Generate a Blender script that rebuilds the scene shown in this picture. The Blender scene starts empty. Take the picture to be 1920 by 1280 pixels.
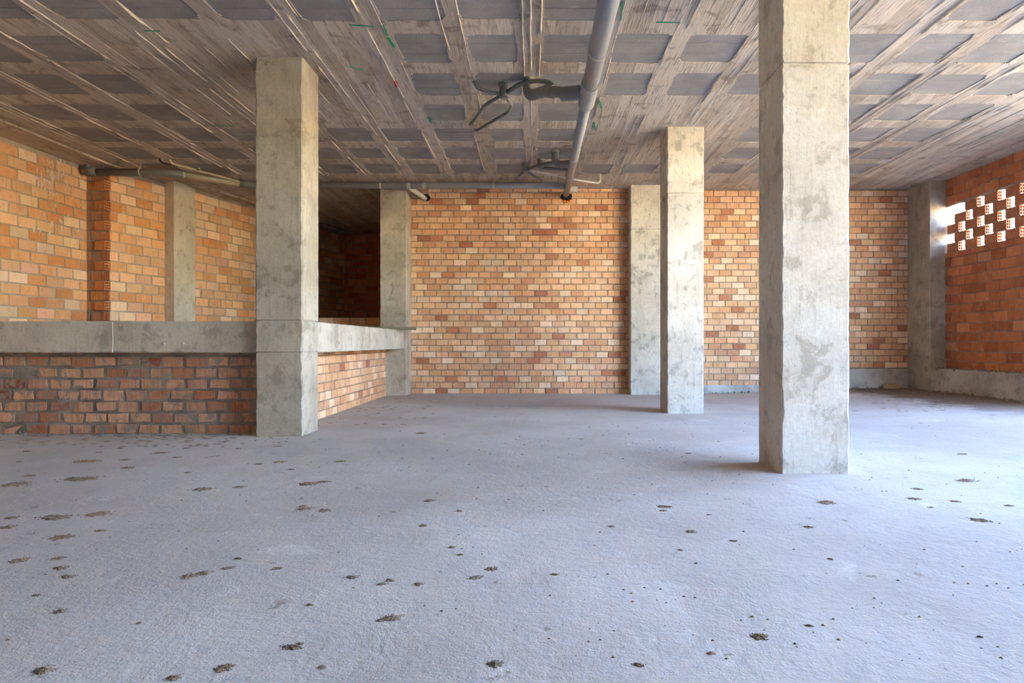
import bpy, math, random
from mathutils import Vector, Matrix, noise as mnoise

# ------------------------------------------------------------------ camera
scene = bpy.context.scene
F, CX, CY = 1190.0, 1000.0, 643.0          # focal length and vanishing point in 1920x1280 pixels
cam_d = bpy.data.cameras.new('camera')
cam = bpy.data.objects.new('camera', cam_d)
scene.collection.objects.link(cam)
cam.location = (0, 0, 1.0)
cam.rotation_euler = (math.radians(90), 0, 0)
cam_d.sensor_width = 36.0
cam_d.lens = F / 1920 * 36
cam_d.shift_x = -(CX - 960) / 1920
cam_d.shift_y = (CY - 640) / 1920
cam_d.clip_start = 0.02
cam_d.clip_end = 500
scene.camera = cam

# ------------------------------------------------------------------ sky, sun, exposure
SUN_EL, SUN_AZ = math.radians(40), math.radians(250)      # azimuth of the sun, from +Y clockwise
world = bpy.data.worlds.new('sky'); scene.world = world
world.use_nodes = True
wn = world.node_tree.nodes; wl = world.node_tree.links
wn.clear()
sky = wn.new('ShaderNodeTexSky'); sky.sky_type = 'NISHITA'
sky.sun_disc = False; sky.sun_elevation = SUN_EL; sky.sun_rotation = SUN_AZ
sky.air_density = 1.0; sky.dust_density = 0.1; sky.ozone_density = 4.0
bg = wn.new('ShaderNodeBackground'); bg.inputs['Strength'].default_value = 3.6
wo = wn.new('ShaderNodeOutputWorld')
wl.new(sky.outputs[0], bg.inputs[0]); wl.new(bg.outputs[0], wo.inputs[0])

sun_d = bpy.data.lights.new('sun', 'SUN')
sun_d.energy = 30.0; sun_d.color = (1.0, 0.86, 0.66); sun_d.angle = math.radians(0.6)
sun = bpy.data.objects.new('sun', sun_d); scene.collection.objects.link(sun)
sd = Vector((math.sin(SUN_AZ) * math.cos(SUN_EL), math.cos(SUN_AZ) * math.cos(SUN_EL), math.sin(SUN_EL)))
sun.rotation_euler = sd.to_track_quat('Z', 'Y').to_euler()
sun.location = sd * 60

# portal in the open bay of the right side: guides sky sampling, gives no light of its own
pd = bpy.data.lights.new('bay_portal', 'AREA'); pd.shape = 'RECTANGLE'
pd.size = 3.2; pd.size_y = 9.2
pd.cycles.is_portal = True
po = bpy.data.objects.new('bay_portal', pd); scene.collection.objects.link(po)
po.location = (7.95, 3.55, 2.45); po.rotation_euler = (0, math.radians(90), 0)

vs = scene.view_settings
vs.view_transform = 'Standard'; vs.look = 'None'; vs.gamma = 1.0; vs.use_curve_mapping = False
vs.exposure = 1.48
scene.cycles.max_bounces = 10
scene.cycles.diffuse_bounces = 8
scene.cycles.use_denoising = True
scene.cycles.sample_clamp_indirect = 30.0

# ------------------------------------------------------------------ helpers
R = random.Random(7)
COL = scene.collection
CEIL = 4.06

def px(x, y, z=None, Y=None):
    """point of the place from a measured pixel, given its height or its depth"""
    if Y is None:
        Y = (z - 1.0) * F / (CY - y)
    return Vector(((x - CX) / F * Y, Y, 1.0 - (y - CY) / F * Y))

def proj(p):
    return (CX + F * p[0] / p[1], CY - F * (p[2] - 1) / p[1])

class MB:
    def __init__(self): self.v = []; self.f = []
    def add(self, vs, fs):
        o = len(self.v); self.v += [tuple(p) for p in vs]; self.f += [tuple(i + o for i in q) for q in fs]
    def box(self, x0, x1, y0, y1, z0, z1):
        self.add([(x0,y0,z0),(x1,y0,z0),(x1,y1,z0),(x0,y1,z0),(x0,y0,z1),(x1,y0,z1),(x1,y1,z1),(x0,y1,z1)],
                 [(0,3,2,1),(4,5,6,7),(0,1,5,4),(1,2,6,5),(2,3,7,6),(3,0,4,7)])
    def prism(self, poly, z0, z1):
        n = len(poly)
        self.add([(p[0],p[1],z0) for p in poly] + [(p[0],p[1],z1) for p in poly],
                 [tuple(range(n))[::-1], tuple(range(n, 2*n))] + [(i,(i+1)%n,n+(i+1)%n,n+i) for i in range(n)])
    def tube(self, pts, r, seg=16, caps=True, r2=None):
        pts = [Vector(p) for p in pts]; n = len(pts)
        t0 = (pts[1]-pts[0]).normalized()
        up = Vector((0,0,1)) if abs(t0.z) < .9 else Vector((1,0,0))
        u = t0.cross(up).normalized(); vs = []
        for i, p in enumerate(pts):
            t = (pts[min(i+1,n-1)] - pts[max(i-1,0)]).normalized()
            u = (u - t*u.dot(t)).normalized(); w = t.cross(u)
            rr = r if r2 is None else r + (r2-r)*i/(n-1)
            for k in range(seg):
                a = 2*math.pi*k/seg
                vs.append(p + (u*math.cos(a) + w*math.sin(a))*rr)
        fs = [(i*seg+k, i*seg+(k+1)%seg, (i+1)*seg+(k+1)%seg, (i+1)*seg+k) for i in range(n-1) for k in range(seg)]
        if caps:
            fs.append(tuple(range(seg))[::-1]); fs.append(tuple((n-1)*seg+k for k in range(seg)))
        self.add(vs, fs)
    def mesh(self, name, mat=None, smooth=False):
        me = bpy.data.meshes.new(name); me.from_pydata(self.v, [], self.f); me.update()
        if mat: me.materials.append(mat)
        if smooth:
            for p in me.polygons: p.use_smooth = len(p.vertices) == 4
        return me
    def build(self, name, mat, parent=None, smooth=False):
        return link(name, self.mesh(name, mat, smooth), parent)

def link(name, me, parent=None):
    o = bpy.data.objects.new(name, me); COL.objects.link(o)
    if parent: o.parent = parent
    return o

def tag(o, label=None, cat=None, group=None, kind=None):
    if label: o['label'] = label
    if cat: o['category'] = cat
    if group: o['group'] = group
    if kind: o['kind'] = kind
    return o

def empty(name, loc=(0,0,0)):
    o = bpy.data.objects.new(name, None); COL.objects.link(o); o.location = loc
    return o

def rounded(pts, rad, n=6):
    """polyline with its corners rounded"""
    pts = [Vector(p) for p in pts]; out = [pts[0]]
    for a, b, c in zip(pts, pts[1:], pts[2:]):
        d1, d2 = a-b, c-b
        r = min(rad, d1.length*.48, d2.length*.48)
        p, q = b + d1.normalized()*r, b + d2.normalized()*r
        for i in range(n+1):
            t = i/n
            out.append(p*(1-t)**2 + b*2*t*(1-t) + q*t*t)
    out.append(pts[-1])
    return out

# ------------------------------------------------------------------ materials
class NT:
    def __init__(self, name):
        self.m = bpy.data.materials.new(name); self.m.use_nodes = True
        self.n = self.m.node_tree.nodes; self.l = self.m.node_tree.links
        self.b = self.n['Principled BSDF']
        self.b.inputs['Roughness'].default_value = .9
        self.b.inputs['Specular IOR Level'].default_value = .2
        self.geo = self.n.new('ShaderNodeNewGeometry')
    def set(self, sock, v):
        if hasattr(v, 'is_output'): self.l.new(v, sock)
        elif v is not None: sock.default_value = v
    def pos(self, scale=(1,1,1), rot=0):
        mp = self.n.new('ShaderNodeMapping'); self.l.new(self.geo.outputs['Position'], mp.inputs['Vector'])
        mp.inputs['Scale'].default_value = scale; mp.inputs['Rotation'].default_value = (0,0,rot)
        return mp.outputs[0]
    def noise(self, scale, detail=4, rough=.55, vec=None, dist=0):
        t = self.n.new('ShaderNodeTexNoise')
        self.l.new(vec or self.geo.outputs['Position'], t.inputs['Vector'])
        t.inputs['Scale'].default_value = scale; t.inputs['Detail'].default_value = detail
        t.inputs['Roughness'].default_value = rough; t.inputs['Distortion'].default_value = dist
        return t.outputs['Fac']
    def vor(self, scale, vec=None, feature='F1', out='Distance'):
        t = self.n.new('ShaderNodeTexVoronoi'); t.feature = feature
        self.l.new(vec or self.geo.outputs['Position'], t.inputs['Vector']); t.inputs['Scale'].default_value = scale
        return t.outputs[out]
    def ramp(self, fac, a, b, lo=0.0, hi=1.0):
        t = self.n.new('ShaderNodeMapRange'); t.interpolation_type = 'SMOOTHSTEP'
        self.set(t.inputs[0], fac)
        t.inputs[1].default_value = a; t.inputs[2].default_value = b
        t.inputs[3].default_value = lo; t.inputs[4].default_value = hi
        return t.outputs[0]
    def math(self, op, a, b=None):
        t = self.n.new('ShaderNodeMath'); t.operation = op
        self.set(t.inputs[0], a); self.set(t.inputs[1], b)
        return t.outputs[0]
    def mix(self, fac, a, b, mode='MIX'):
        t = self.n.new('ShaderNodeMix'); t.data_type = 'RGBA'; t.blend_type = mode
        self.set(t.inputs[0], fac)
        self.set(t.inputs[6], a if hasattr(a, 'is_output') else (*a, 1)); self.set(t.inputs[7], b if hasattr(b, 'is_output') else (*b, 1))
        return t.outputs[2]
    def sep(self):
        t = self.n.new('ShaderNodeSeparateXYZ'); self.l.new(self.geo.outputs['Position'], t.inputs[0])
        return t.outputs
    def bump(self, h, strength=.4, dist=.01, prev=None):
        t = self.n.new('ShaderNodeBump'); t.inputs['Strength'].default_value = strength; t.inputs['Distance'].default_value = dist
        self.l.new(h, t.inputs['Height'])
        if prev: self.l.new(prev, t.inputs['Normal'])
        return t.outputs[0]
    def done(self, col, nrm=None, rough=None):
        self.set(self.b.inputs['Base Color'], col if hasattr(col, 'is_output') else (*col, 1))
        if nrm: self.l.new(nrm, self.b.inputs['Normal'])
        if rough is not None: self.set(self.b.inputs['Roughness'], rough)
        return self.m

def concrete(name, base, dark, pale, grain=(1,1,1), stain=.5, pale_amt=.5, vert=True):
    t = NT(name)
    big = t.noise(1.1, 5, .6)
    streak = t.noise(3.0, 6, .65, t.pos((7,7,.7) if vert else grain))
    fine = t.noise(38, 5, .7)
    blot = t.noise(4.2, 6, .68, dist=.4)
    c = t.mix(t.ramp(big, .35, .68), base, pale)
    c = t.mix(t.ramp(streak, .53, .74, 0, stain*.8), c, dark)
    c = t.mix(t.ramp(blot, .53, .62, 0, stain*.9), c, dark)
    c = t.mix(t.ramp(blot, .44, .33, 0, pale_amt), c, pale)
    c = t.mix(t.ramp(fine, .35, .7, 0, .22), c, dark)
    scab = t.noise(11, 6, .75, t.pos((1,1,.6)), .3)
    c = t.mix(t.ramp(scab, .57, .64, 0, stain*.7), c, dark)
    pits = t.ramp(t.vor(26), .05, .16)
    c = t.mix(t.math('MULTIPLY', t.math('SUBTRACT', 1.0, pits), t.ramp(t.noise(2.3), .52, .62, 0, .7)), c, dark)
    n = t.bump(t.math('ADD', t.math('MULTIPLY', fine, .5), t.math('MULTIPLY', streak, .6)), .5, .012)
    n = t.bump(pits, .25, .004, n)
    return t.done(c, n, .92)

M = {}
M['column_white'] = concrete('concrete_pale_column', (.58,.52,.435), (.28,.23,.165), (.71,.66,.58), stain=.55, pale_amt=.6)
M['column_grey'] = concrete('concrete_grey_column', (.36,.315,.25), (.19,.158,.115), (.52,.47,.39), stain=.5)
M['column_far'] = concrete('concrete_far_column', (.46,.42,.355), (.21,.185,.15), (.63,.59,.52), stain=.6)
M['beam'] = concrete('concrete_beam', (.46,.41,.34), (.23,.195,.15), (.62,.57,.48), stain=.5)
M['curb'] = concrete('concrete_curb', (.38,.34,.29), (.20,.17,.14), (.62,.58,.54), stain=.5, vert=False)

def board_concrete(name, base, dark, pale):
    t = NT(name)
    boards = t.vor(1.0, t.pos((7.5, .45, 0)), out='Color')
    bw = t.n.new('ShaderNodeRGBToBW'); t.l.new(boards, bw.inputs[0])
    streak = t.noise(2.2, 7, .7, t.pos((16, 1.1, 1)))
    streak2 = t.noise(2.0, 5, .6, t.pos((45, 1.6, 1)))
    big = t.noise(.9, 5, .65)
    blot = t.noise(3.2, 6, .7, dist=.5)
    c = t.mix(t.ramp(bw.outputs[0], .2, .8), base, pale)
    c = t.mix(t.ramp(streak, .50, .68, 0, .75), c, dark)
    c = t.mix(t.ramp(streak2, .55, .72, 0, .5), c, dark)
    c = t.mix(t.ramp(blot, .54, .66, 0, .6), c, dark)
    c = t.mix(t.ramp(blot, .42, .30, 0, .6), c, pale)
    c = t.mix(t.ramp(big, .55, .72, 0, .35), c, dark)
    n = t.bump(t.math('ADD', streak, t.math('MULTIPLY', streak2, .6)), .7, .014)
    n = t.bump(t.noise(60, 4, .7), .3, .004, n)
    return t.done(c, n, .92)
M['ceiling'] = board_concrete('board_marked_ceiling_concrete', (.46,.39,.325), (.19,.15,.115), (.60,.53,.46))
M['ridge'] = concrete('mortar_ridge', (.56,.50,.42), (.3,.25,.2), (.7,.64,.56))

t = NT('concrete_vault_block')
f = t.noise(75, 4, .75)
c = t.mix(t.ramp(t.noise(2.5, 4), .35, .7), (.30,.285,.28), (.40,.38,.37))
c = t.mix(t.ramp(f, .35, .65, 0, .45), c, (.19,.18,.18))
c = t.mix(t.ramp(t.noise(3.4, 6, .7, t.pos((1.2,3,1))), .60, .72, 0, .6), c, (.50,.45,.40))
M['block'] = t.done(c, t.bump(f, .8, .006), .95)

def mortar(name, base, dark):
    t = NT(name)
    c = t.mix(t.ramp(t.noise(3, 5), .35, .65), base, dark)
    c = t.mix(t.ramp(t.noise(45, 4, .7), .4, .7, 0, .5), c, dark)
    n = t.bump(t.noise(30, 6, .75), .9, .02)
    return t.done(c, n, .95)
M['mortar'] = mortar('mortar_sand', (.40,.32,.235), (.25,.19,.135))
M['mortar_grey'] = mortar('mortar_grey', (.37,.325,.27), (.22,.185,.15))
M['mortar_pale'] = mortar('mortar_pale', (.54,.47,.38), (.38,.32,.25))

M['splash'] = mortar('white_mortar_splash', (.80,.76,.70), (.66,.62,.56))
def brick_mat(name, joined, smear=.35, smear_col=(.36,.30,.235), lime=.0, striae=.5, lo=.585):
    t = NT(name)
    if joined:
        a = t.n.new('ShaderNodeVertexColor'); a.layer_name = 'Col'; base = a.outputs[0]
    else:
        a = t.n.new('ShaderNodeObjectInfo'); base = a.outputs['Color']
    st = t.noise(1.0, 3, .6, t.pos((55,55,2.2)))
    fine = t.noise(42, 5, .7)
    patch = t.noise(9, 5, .65)
    c = t.mix(t.ramp(st, .42, .68, 0, striae), base, t.mix(1.0, base, (.66,.47,.40), 'MULTIPLY'))
    c = t.mix(t.ramp(patch, .52, .68, 0, .45), c, t.mix(1.0, base, (.72,.55,.46), 'MULTIPLY'))
    c = t.mix(t.ramp(patch, .44, .30, 0, .4), c, t.mix(.55, base, (.80,.64,.50)))
    sm = t.ramp(t.noise(7.5, 6, .72, dist=.8), lo, lo+.07, 0, smear)
    c = t.mix(sm, c, smear_col)
    if lime:
        c = t.mix(t.ramp(t.noise(2.6, 6, .75, t.pos((1.6,1.6,.8))), .60, .70, 0, lime), c, (.80,.74,.68))
    n = t.bump(t.math('ADD', t.math('MULTIPLY', st, .8), fine), .45, .006)
    return t.done(c, n, .9)

# ------------------------------------------------------------------ floor
def fz(x, y):
    s = min(1, max(0, (x - 3.2) / 4.0)); s = s*s*(3-2*s)
    return .115*s + .012*mnoise.noise((x*.7, y*.7, 3.1)) + .004*mnoise.noise((x*2.7, y*2.7, 9.1))

def floor_mesh():
    mb = MB(); xs = []; x = -9.0
    xs = [-9 + i*.1 for i in range(int(17.3/.1)+1)]; ys = [-5.4 + i*.1 for i in range(int(24.4/.1)+1)]
    nx = len(xs); v = [(x, y, fz(x, y)) for y in ys for x in xs]
    f_ = [(j*nx+i, j*nx+i+1, (j+1)*nx+i+1, (j+1)*nx+i) for j in range(len(ys)-1) for i in range(nx-1)]
    mb.add(v, f_)
    return mb
t = NT('dusty_concrete_floor')
X_, Y_, Z_ = t.sep()
big = t.noise(.55, 6, .6); mid = t.noise(3.0, 6, .7, dist=.5)
trail = t.noise(1.6, 6, .7, t.pos((2.6,.8,1), math.radians(-24)))
fine = t.noise(24, 6, .75); grit = t.noise(110, 3, .7)
scr = t.noise(5.0, 5, .7, t.pos((1,5,1), math.radians(35)))
c = t.mix(t.ramp(big, .35, .65), (.43,.385,.355), (.53,.485,.455))
c = t.mix(t.ramp(trail, .56, .70, 0, .35), c, (.36,.315,.28))
c = t.mix(t.ramp(mid, .42, .28, 0, .6), c, (.64,.60,.57))
c = t.mix(t.ramp(mid, .60, .72, 0, .35), c, (.33,.28,.245))
c = t.mix(t.ramp(fine, .55, .75, 0, .4), c, (.30,.26,.225))
# soil swept against the right curb and the parapet foot
edge = t.math('ADD', t.ramp(X_, 4.8, 7.0), t.math('MULTIPLY', t.math('SUBTRACT', mid, .5), 1.3))
edge2 = t.math('ADD', t.math('MULTIPLY', t.ramp(Y_, 11.2, 12.6, 0, .75), t.ramp(X_, 3.5, 6)), t.math('MULTIPLY', t.math('SUBTRACT', mid, .5), 1.1))
soil = t.ramp(t.math('MAXIMUM', edge, edge2), .35, .80, 0, .92)
soil = t.math('MULTIPLY', soil, t.ramp(Y_, 7.0, 10.0))
c = t.mix(soil, c, (.15,.108,.075))
spots = t.ramp(t.noise(4.4, 5, .72, t.pos((1,.8,1))), .64, .68)
c = t.mix(t.math('MULTIPLY', spots, .7), c, (.24,.19,.145))
n = t.bump(t.math('ADD', t.math('MULTIPLY', mid, 1.3), t.math('MULTIPLY', scr, .3)), .26, .03)
n = t.bump(fine, .5, .012, n); n = t.bump(grit, .35, .004, n)
M['floor'] = t.done(c, n, .93)
floor = floor_mesh().build('floor', M['floor'], smooth=True)
tag(floor, 'dusty pale concrete floor with brown dirt spots', kind='structure')

# ------------------------------------------------------------------ ceiling with vault-block pockets
PX0, PDX, PY0, PDY = .09 - .1135, .757, 5.39 - .145, .91
KS, RS = range(-10, 9), range(-1, 7)
def solid(k, r):
    if k >= 8 or k == -10: return True
    if -6 <= k <= -3 and r in (1, 2, 3): return True
    if k == -6 and r == 3: return False
    if 1 <= k <= 3 and r in (3, 4, 5): return True
    if 1 <= k <= 4 and r in (-1, 0): return True
    return False

ceiling_mb = MB(); pockets = []
NP = 72
for k in KS:
    for r in RS:
        x0, y0 = PX0 + k*PDX, PY0 + r*PDY
        x1, y1 = x0 + PDX, y0 + PDY
        if solid(k, r):
            ceiling_mb.add([(x0,y0,CEIL),(x0,y1,CEIL),(x1,y1,CEIL),(x1,y0,CEIL)], [(0,1,2,3)])
            continue
        cx, cy = (x0+x1)/2 + R.uniform(-.015,.015), (y0+y1)/2
        a, b = .275 + R.uniform(-.03,.03), .315 + R.uniform(-.025,.025)
        outer, inner, lip = [], [], []
        sd_ = R.uniform(0, 99)
        for i in range(NP):
            th = 2*math.pi*i/NP
            cs, sn = math.cos(th), math.sin(th)
            ex = .17
            ux, uy = math.copysign(abs(cs)**ex, cs), math.copysign(abs(sn)**ex, sn)
            w = 1 + .13*mnoise.noise((cs*2.2+sd_, sn*2.2, 0)) + .10*mnoise.noise((cs*7+sd_, sn*7, 5)) + .05*mnoise.noise((cs*19+sd_, sn*19, 3)) - .10*max(0, mnoise.noise((sd_, sn*3, 1)))
            wy = 1 + .06*mnoise.noise((cs*3+sd_, sn*3, 8)) + .04*mnoise.noise((cs*17+sd_, sn*17, 6))
            m_ = max(abs(ux), abs(uy))
            outer.append(((x0+x1)/2 + ux/m_*PDX/2, cy + uy/m_*PDY/2, CEIL))
            inner.append((cx + ux*a*w, cy + uy*b*wy, CEIL - .004*R.random()))
            lip.append((cx + ux*(a*w+.006), cy + uy*(b*wy+.006), CEIL + .025))
        fs = []
        for i in range(NP):
            j = (i+1) % NP
            fs.append((i, NP+i, NP+j, j)); fs.append((NP+i, 2*NP+i, 2*NP+j, NP+j))
        ceiling_mb.add(outer + inner + lip, fs)
        pockets.append((k, r, cx, cy, a*1.18, b*1.10))
XA, XB = PX0 + KS[0]*PDX, PX0 + (KS[-1]+1)*PDX
YA, YB = PY0 + RS[0]*PDY, PY0 + (RS[-1]+1)*PDY
def cq(x0, x1, y0, y1, z=CEIL):
    ceiling_mb.add([(x0,y0,z),(x0,y1,z),(x1,y1,z),(x1,y0,z)], [(0,1,2,3)])
cq(-9.3, XA, YA, YB); cq(XB, 8.3, YA, YB); cq(-9.3, 8.3, -5.6, YA); cq(-9.3, 8.3, YB, 19)
ceiling_mb.box(-9.3, 8.3, -5.6, 19, CEIL + .12, CEIL + .42)
ceiling = ceiling_mb.build('ceiling', M['ceiling'])
tag(ceiling, 'raw concrete ceiling with board marks and grey block pockets', kind='structure')

block_mb = MB(); 
def block_shape(mb, cx, cy, hx, hy, z):
    e = .006
    v = [(cx-hx,cy-hy,z+.05),(cx+hx,cy-hy,z+.05),(cx+hx,cy+hy,z+.05),(cx-hx,cy+hy,z+.05),
         (cx-hx,cy-hy,z+e),(cx+hx,cy-hy,z+e),(cx+hx,cy+hy,z+e),(cx-hx,cy+hy,z+e),
         (cx-hx+e,cy-hy+e,z),(cx+hx-e,cy-hy+e,z),(cx+hx-e,cy+hy-e,z),(cx-hx+e,cy+hy-e,z)]
    mb.add(v, [(0,1,2,3),(0,4,5,1),(1,5,6,2),(2,6,7,3),(3,7,4,0),(4,8,9,5),(5,9,10,6),(6,10,11,7),(7,11,8,4),(8,11,10,9)])
block_proto = MB(); block_shape(block_proto, 0, 0, .5, .5, 0)
proto_me = block_proto.mesh('vault_block', M['block'])
slots = []
for k, r, cx, cy, a, b in pockets:
    for q in range(3):
        h = b*2/3
        yc = cy - b + h*(q+.5)
        slots.append((math.hypot(cx, yc) if r >= 0 else 99, cx + R.uniform(-.004,.004), yc, a, h/2 - .002, CEIL + .006 + R.uniform(-.003,.004)))
slots.sort(key=lambda s: s[0])
rest = MB()
for i, (d, cx, cy, hx, hy, z) in enumerate(slots):
    if i < 300:
        o = link('vault_block', proto_me, ceiling)
        o.location = (cx, cy, z); o.scale = (hx*2, hy*2, 1)
    else:
        block_shape(rest, cx, cy, hx, hy, z)
if rest.v:
    tag(rest.build('vault_block', M['block'], ceiling), kind='stuff')

# thin mortar fins left by the formwork joints, running along the ribs
fins = MB()
def fin(x, y0, y1, w, h):
    n = max(2, int((y1-y0)/.09)); ring = []
    for i in range(n+1):
        y = y0 + (y1-y0)*i/n
        hh = h*max(.1, .7 + 1.1*mnoise.noise((x*9, y*5, 2))); ww = w*(.8+.4*R.random()); xx = x + .006*mnoise.noise((x*5, y*3, 7))
        if i in (0, n): hh = .0005
        ring.append([(xx-ww,y,CEIL+.002),(xx,y,CEIL-hh),(xx+ww,y,CEIL+.002)])
    v = [p for q in ring for p in q]
    fins.add(v, [(i*3+j, i*3+j+1, i*3+j+4, i*3+j+3) for i in range(n) for j in (0,1)])
for k in range(-10, 10):
    xr = PX0 + k*PDX
    for dx in (-.09, .0, .085):
        y = 4.4 + R.uniform(0, 1)
        while y < 11.4:
            L = R.uniform(.5, 2.2)
            if R.random() < .62: fin(xr + dx + R.uniform(-.012,.012), y, min(11.6, y+L), R.uniform(.004,.010), R.uniform(.006,.020))
            y += L + R.uniform(0, .6)
for (xa, xb, ya, yb) in ((-4.6,-1.6,6.2,8.9), (.8,3.0,4.4,6.1), (.8,3.0,8.0,10.6), (6.2,7.4,5,12), (2.4,7.3,11.6,12.5), (-7,-3,11.6,16)):
    for q in range(int((xb-xa)/.11)):
        if R.random() < .6:
            y = R.uniform(ya, yb-.4); fin(xa + .11*q + R.uniform(-.015,.015), y, min(yb, y + R.uniform(.6, 2.4)), .004, R.uniform(.004,.010))
tag(fins.build('mortar_fin', M['ridge'], ceiling), kind='stuff')

# chalk marks on the ceiling
def plain(name, col, rough=.8):
    t = NT(name); return t.done(t.mix(t.ramp(t.noise(40, 4), .4, .7, 0, .35), col, tuple(q*.6 for q in col)), None, rough)
M['green'] = plain('green_marking_paint', (.05,.33,.17)); M['red'] = plain('red_marking_paint', (.62,.05,.08))
def mark(x0, y0, x1, y1, w, mat):
    a, b = px(x0, y0, CEIL), px(x1, y1, CEIL)
    d = (b-a).normalized(); s = Vector((-d.y, d.x, 0))*w/2; mb = MB()
    n = 5; v = []
    for i in range(n+1):
        p = a + (b-a)*i/n; ww = R.uniform(.5, 1.1)
        for sgn in (-1, 1): v += [p + s*sgn*ww + Vector((0,0,-.006)), p + s*sgn*ww + Vector((0,0,.01))]
    fs = []
    for i in range(n):
        o_ = i*4; fs += [(o_, o_+2, o_+6, o_+4), (o_, o_+4, o_+5, o_+1), (o_+2, o_+3, o_+7, o_+6)]
    mb.add(v, fs); o = mb.build('paint_mark', mat, ceiling); return o
for m_ in ((717,46,726,66,.035),(727,68,739,88,.03),(655,46,700,49,.02),(1123,187,1128,203,.03),(1113,228,1117,243,.03),(803,219,809,229,.05),
           (1168,2,1164,38,.02),(1230,41,1276,42,.014),(655,124,682,132,.02),(270,57,300,58,.02),(400,235,440,236,.02)):
    mark(*m_[:4], m_[4], M['green'])
mark(740,150,744,162,.04, M['red'])

# ------------------------------------------------------------------ brick walls
def brick_geo(L, H, D, rnd, j=.004, e=.006):
    q = lambda: rnd.uniform(-j, j)
    hx, hz = L/2, H/2; v = []
    for y, ins in ((-D, 0), (-.005, 0), (0, e)):
        for sx, sz in ((-1,-1),(1,-1),(1,1),(-1,1)):
            jx, jz = (q(), q()) if y > -D else (0, 0)
            v.append((sx*(hx-ins)+jx, y + (q()*.5 if y == 0 else 0), sz*(hz-ins)+jz))
    f_ = [(0,4,5,1),(1,5,6,2),(2,6,7,3),(3,7,4,0),(4,8,9,5),(5,9,10,6),(6,10,11,7),(7,11,8,4),(8,11,10,9)]
    return v, [tuple(reversed(p)) for p in f_]

def hollow_geo(L, H, D, cols, rows, end=1, hole_d=.045):
    """brick whose end shows its open cells; front at y=0, end at x=end*L/2, body goes to y=-D"""
    mb = MB(); hx, hz = L/2, H/2
    xe = end*hx
    ys = [-D + D*i/(cols*4+1) for i in range(cols*4+2)]; zs = [-hz + H*i/(rows*4+1) for i in range(rows*4+2)]
    # cell layout: wall 1 unit, hole 3 units
    yb = []; zb = []
    for i in range(cols): yb.append((-D + D*(i*4+1)/(cols*4+1), -D + D*(i*4+4)/(cols*4+1)))
    for i in range(rows): zb.append((-hz + H*(i*4+1)/(rows*4+1), -hz + H*(i*4+4)/(rows*4+1)))
    ye = [-D] + [q for p in yb for q in p] + [0]; ze = [-hz] + [q for p in zb for q in p] + [hz]
    for a in range(len(ye)-1):
        for b in range(len(ze)-1):
            y0, y1, z0, z1 = ye[a], ye[a+1], ze[b], ze[b+1]
            if a % 2 and b % 2:
                xi = xe - end*hole_d
                mb.add([(xe,y0,z0),(xe,y1,z0),(xe,y1,z1),(xe,y0,z1),(xi,y0,z0),(xi,y1,z0),(xi,y1,z1),(xi,y0,z1)],
                       [(0,1,5,4),(1,2,6,5),(2,3,7,6),(3,0,4,7),(4,5,6,7)])
            else:
                mb.add([(xe,y0,z0),(xe,y1,z0),(xe,y1,z1),(xe,y0,z1)], [(0,1,2,3)])
    o = -end*hx
    mb.add([(-hx,-D,-hz),(hx,-D,-hz),(hx,0,-hz),(-hx,0,-hz),(-hx,-D,hz),(hx,-D,hz),(hx,0,hz),(-hx,0,hz)],
           [(0,1,2,3),(4,5,6,7),(0,1,5,4),(2,3,7,6)] + ([(0,3,7,4)] if end > 0 else [(1,2,6,5)]))
    return mb.v, mb.f

def wall_frame(A, B):
    """start point, unit direction and camera-side normal of a wall through A and B"""
    A, B = Vector(A), Vector(B)
    n = Vector((-(B-A).y, (B-A).x)).normalized()
    if n.dot(Vector((0, 3)) - (A+B)/2) < 0: n = -n
    d = Vector((n.y, -n.x))
    S = A if (B-A).dot(d) > 0 else B
    return S, d, n, (B-A).length

COLUMN_SCREEN = []   # screen boxes that hide bricks, filled with the columns' measured outlines
HIDE = [(477,566+31,100,818), (1238,1320,230,775), (1422,1594,0,888), (0,597,603,660), (597,770,606,660)]

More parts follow.
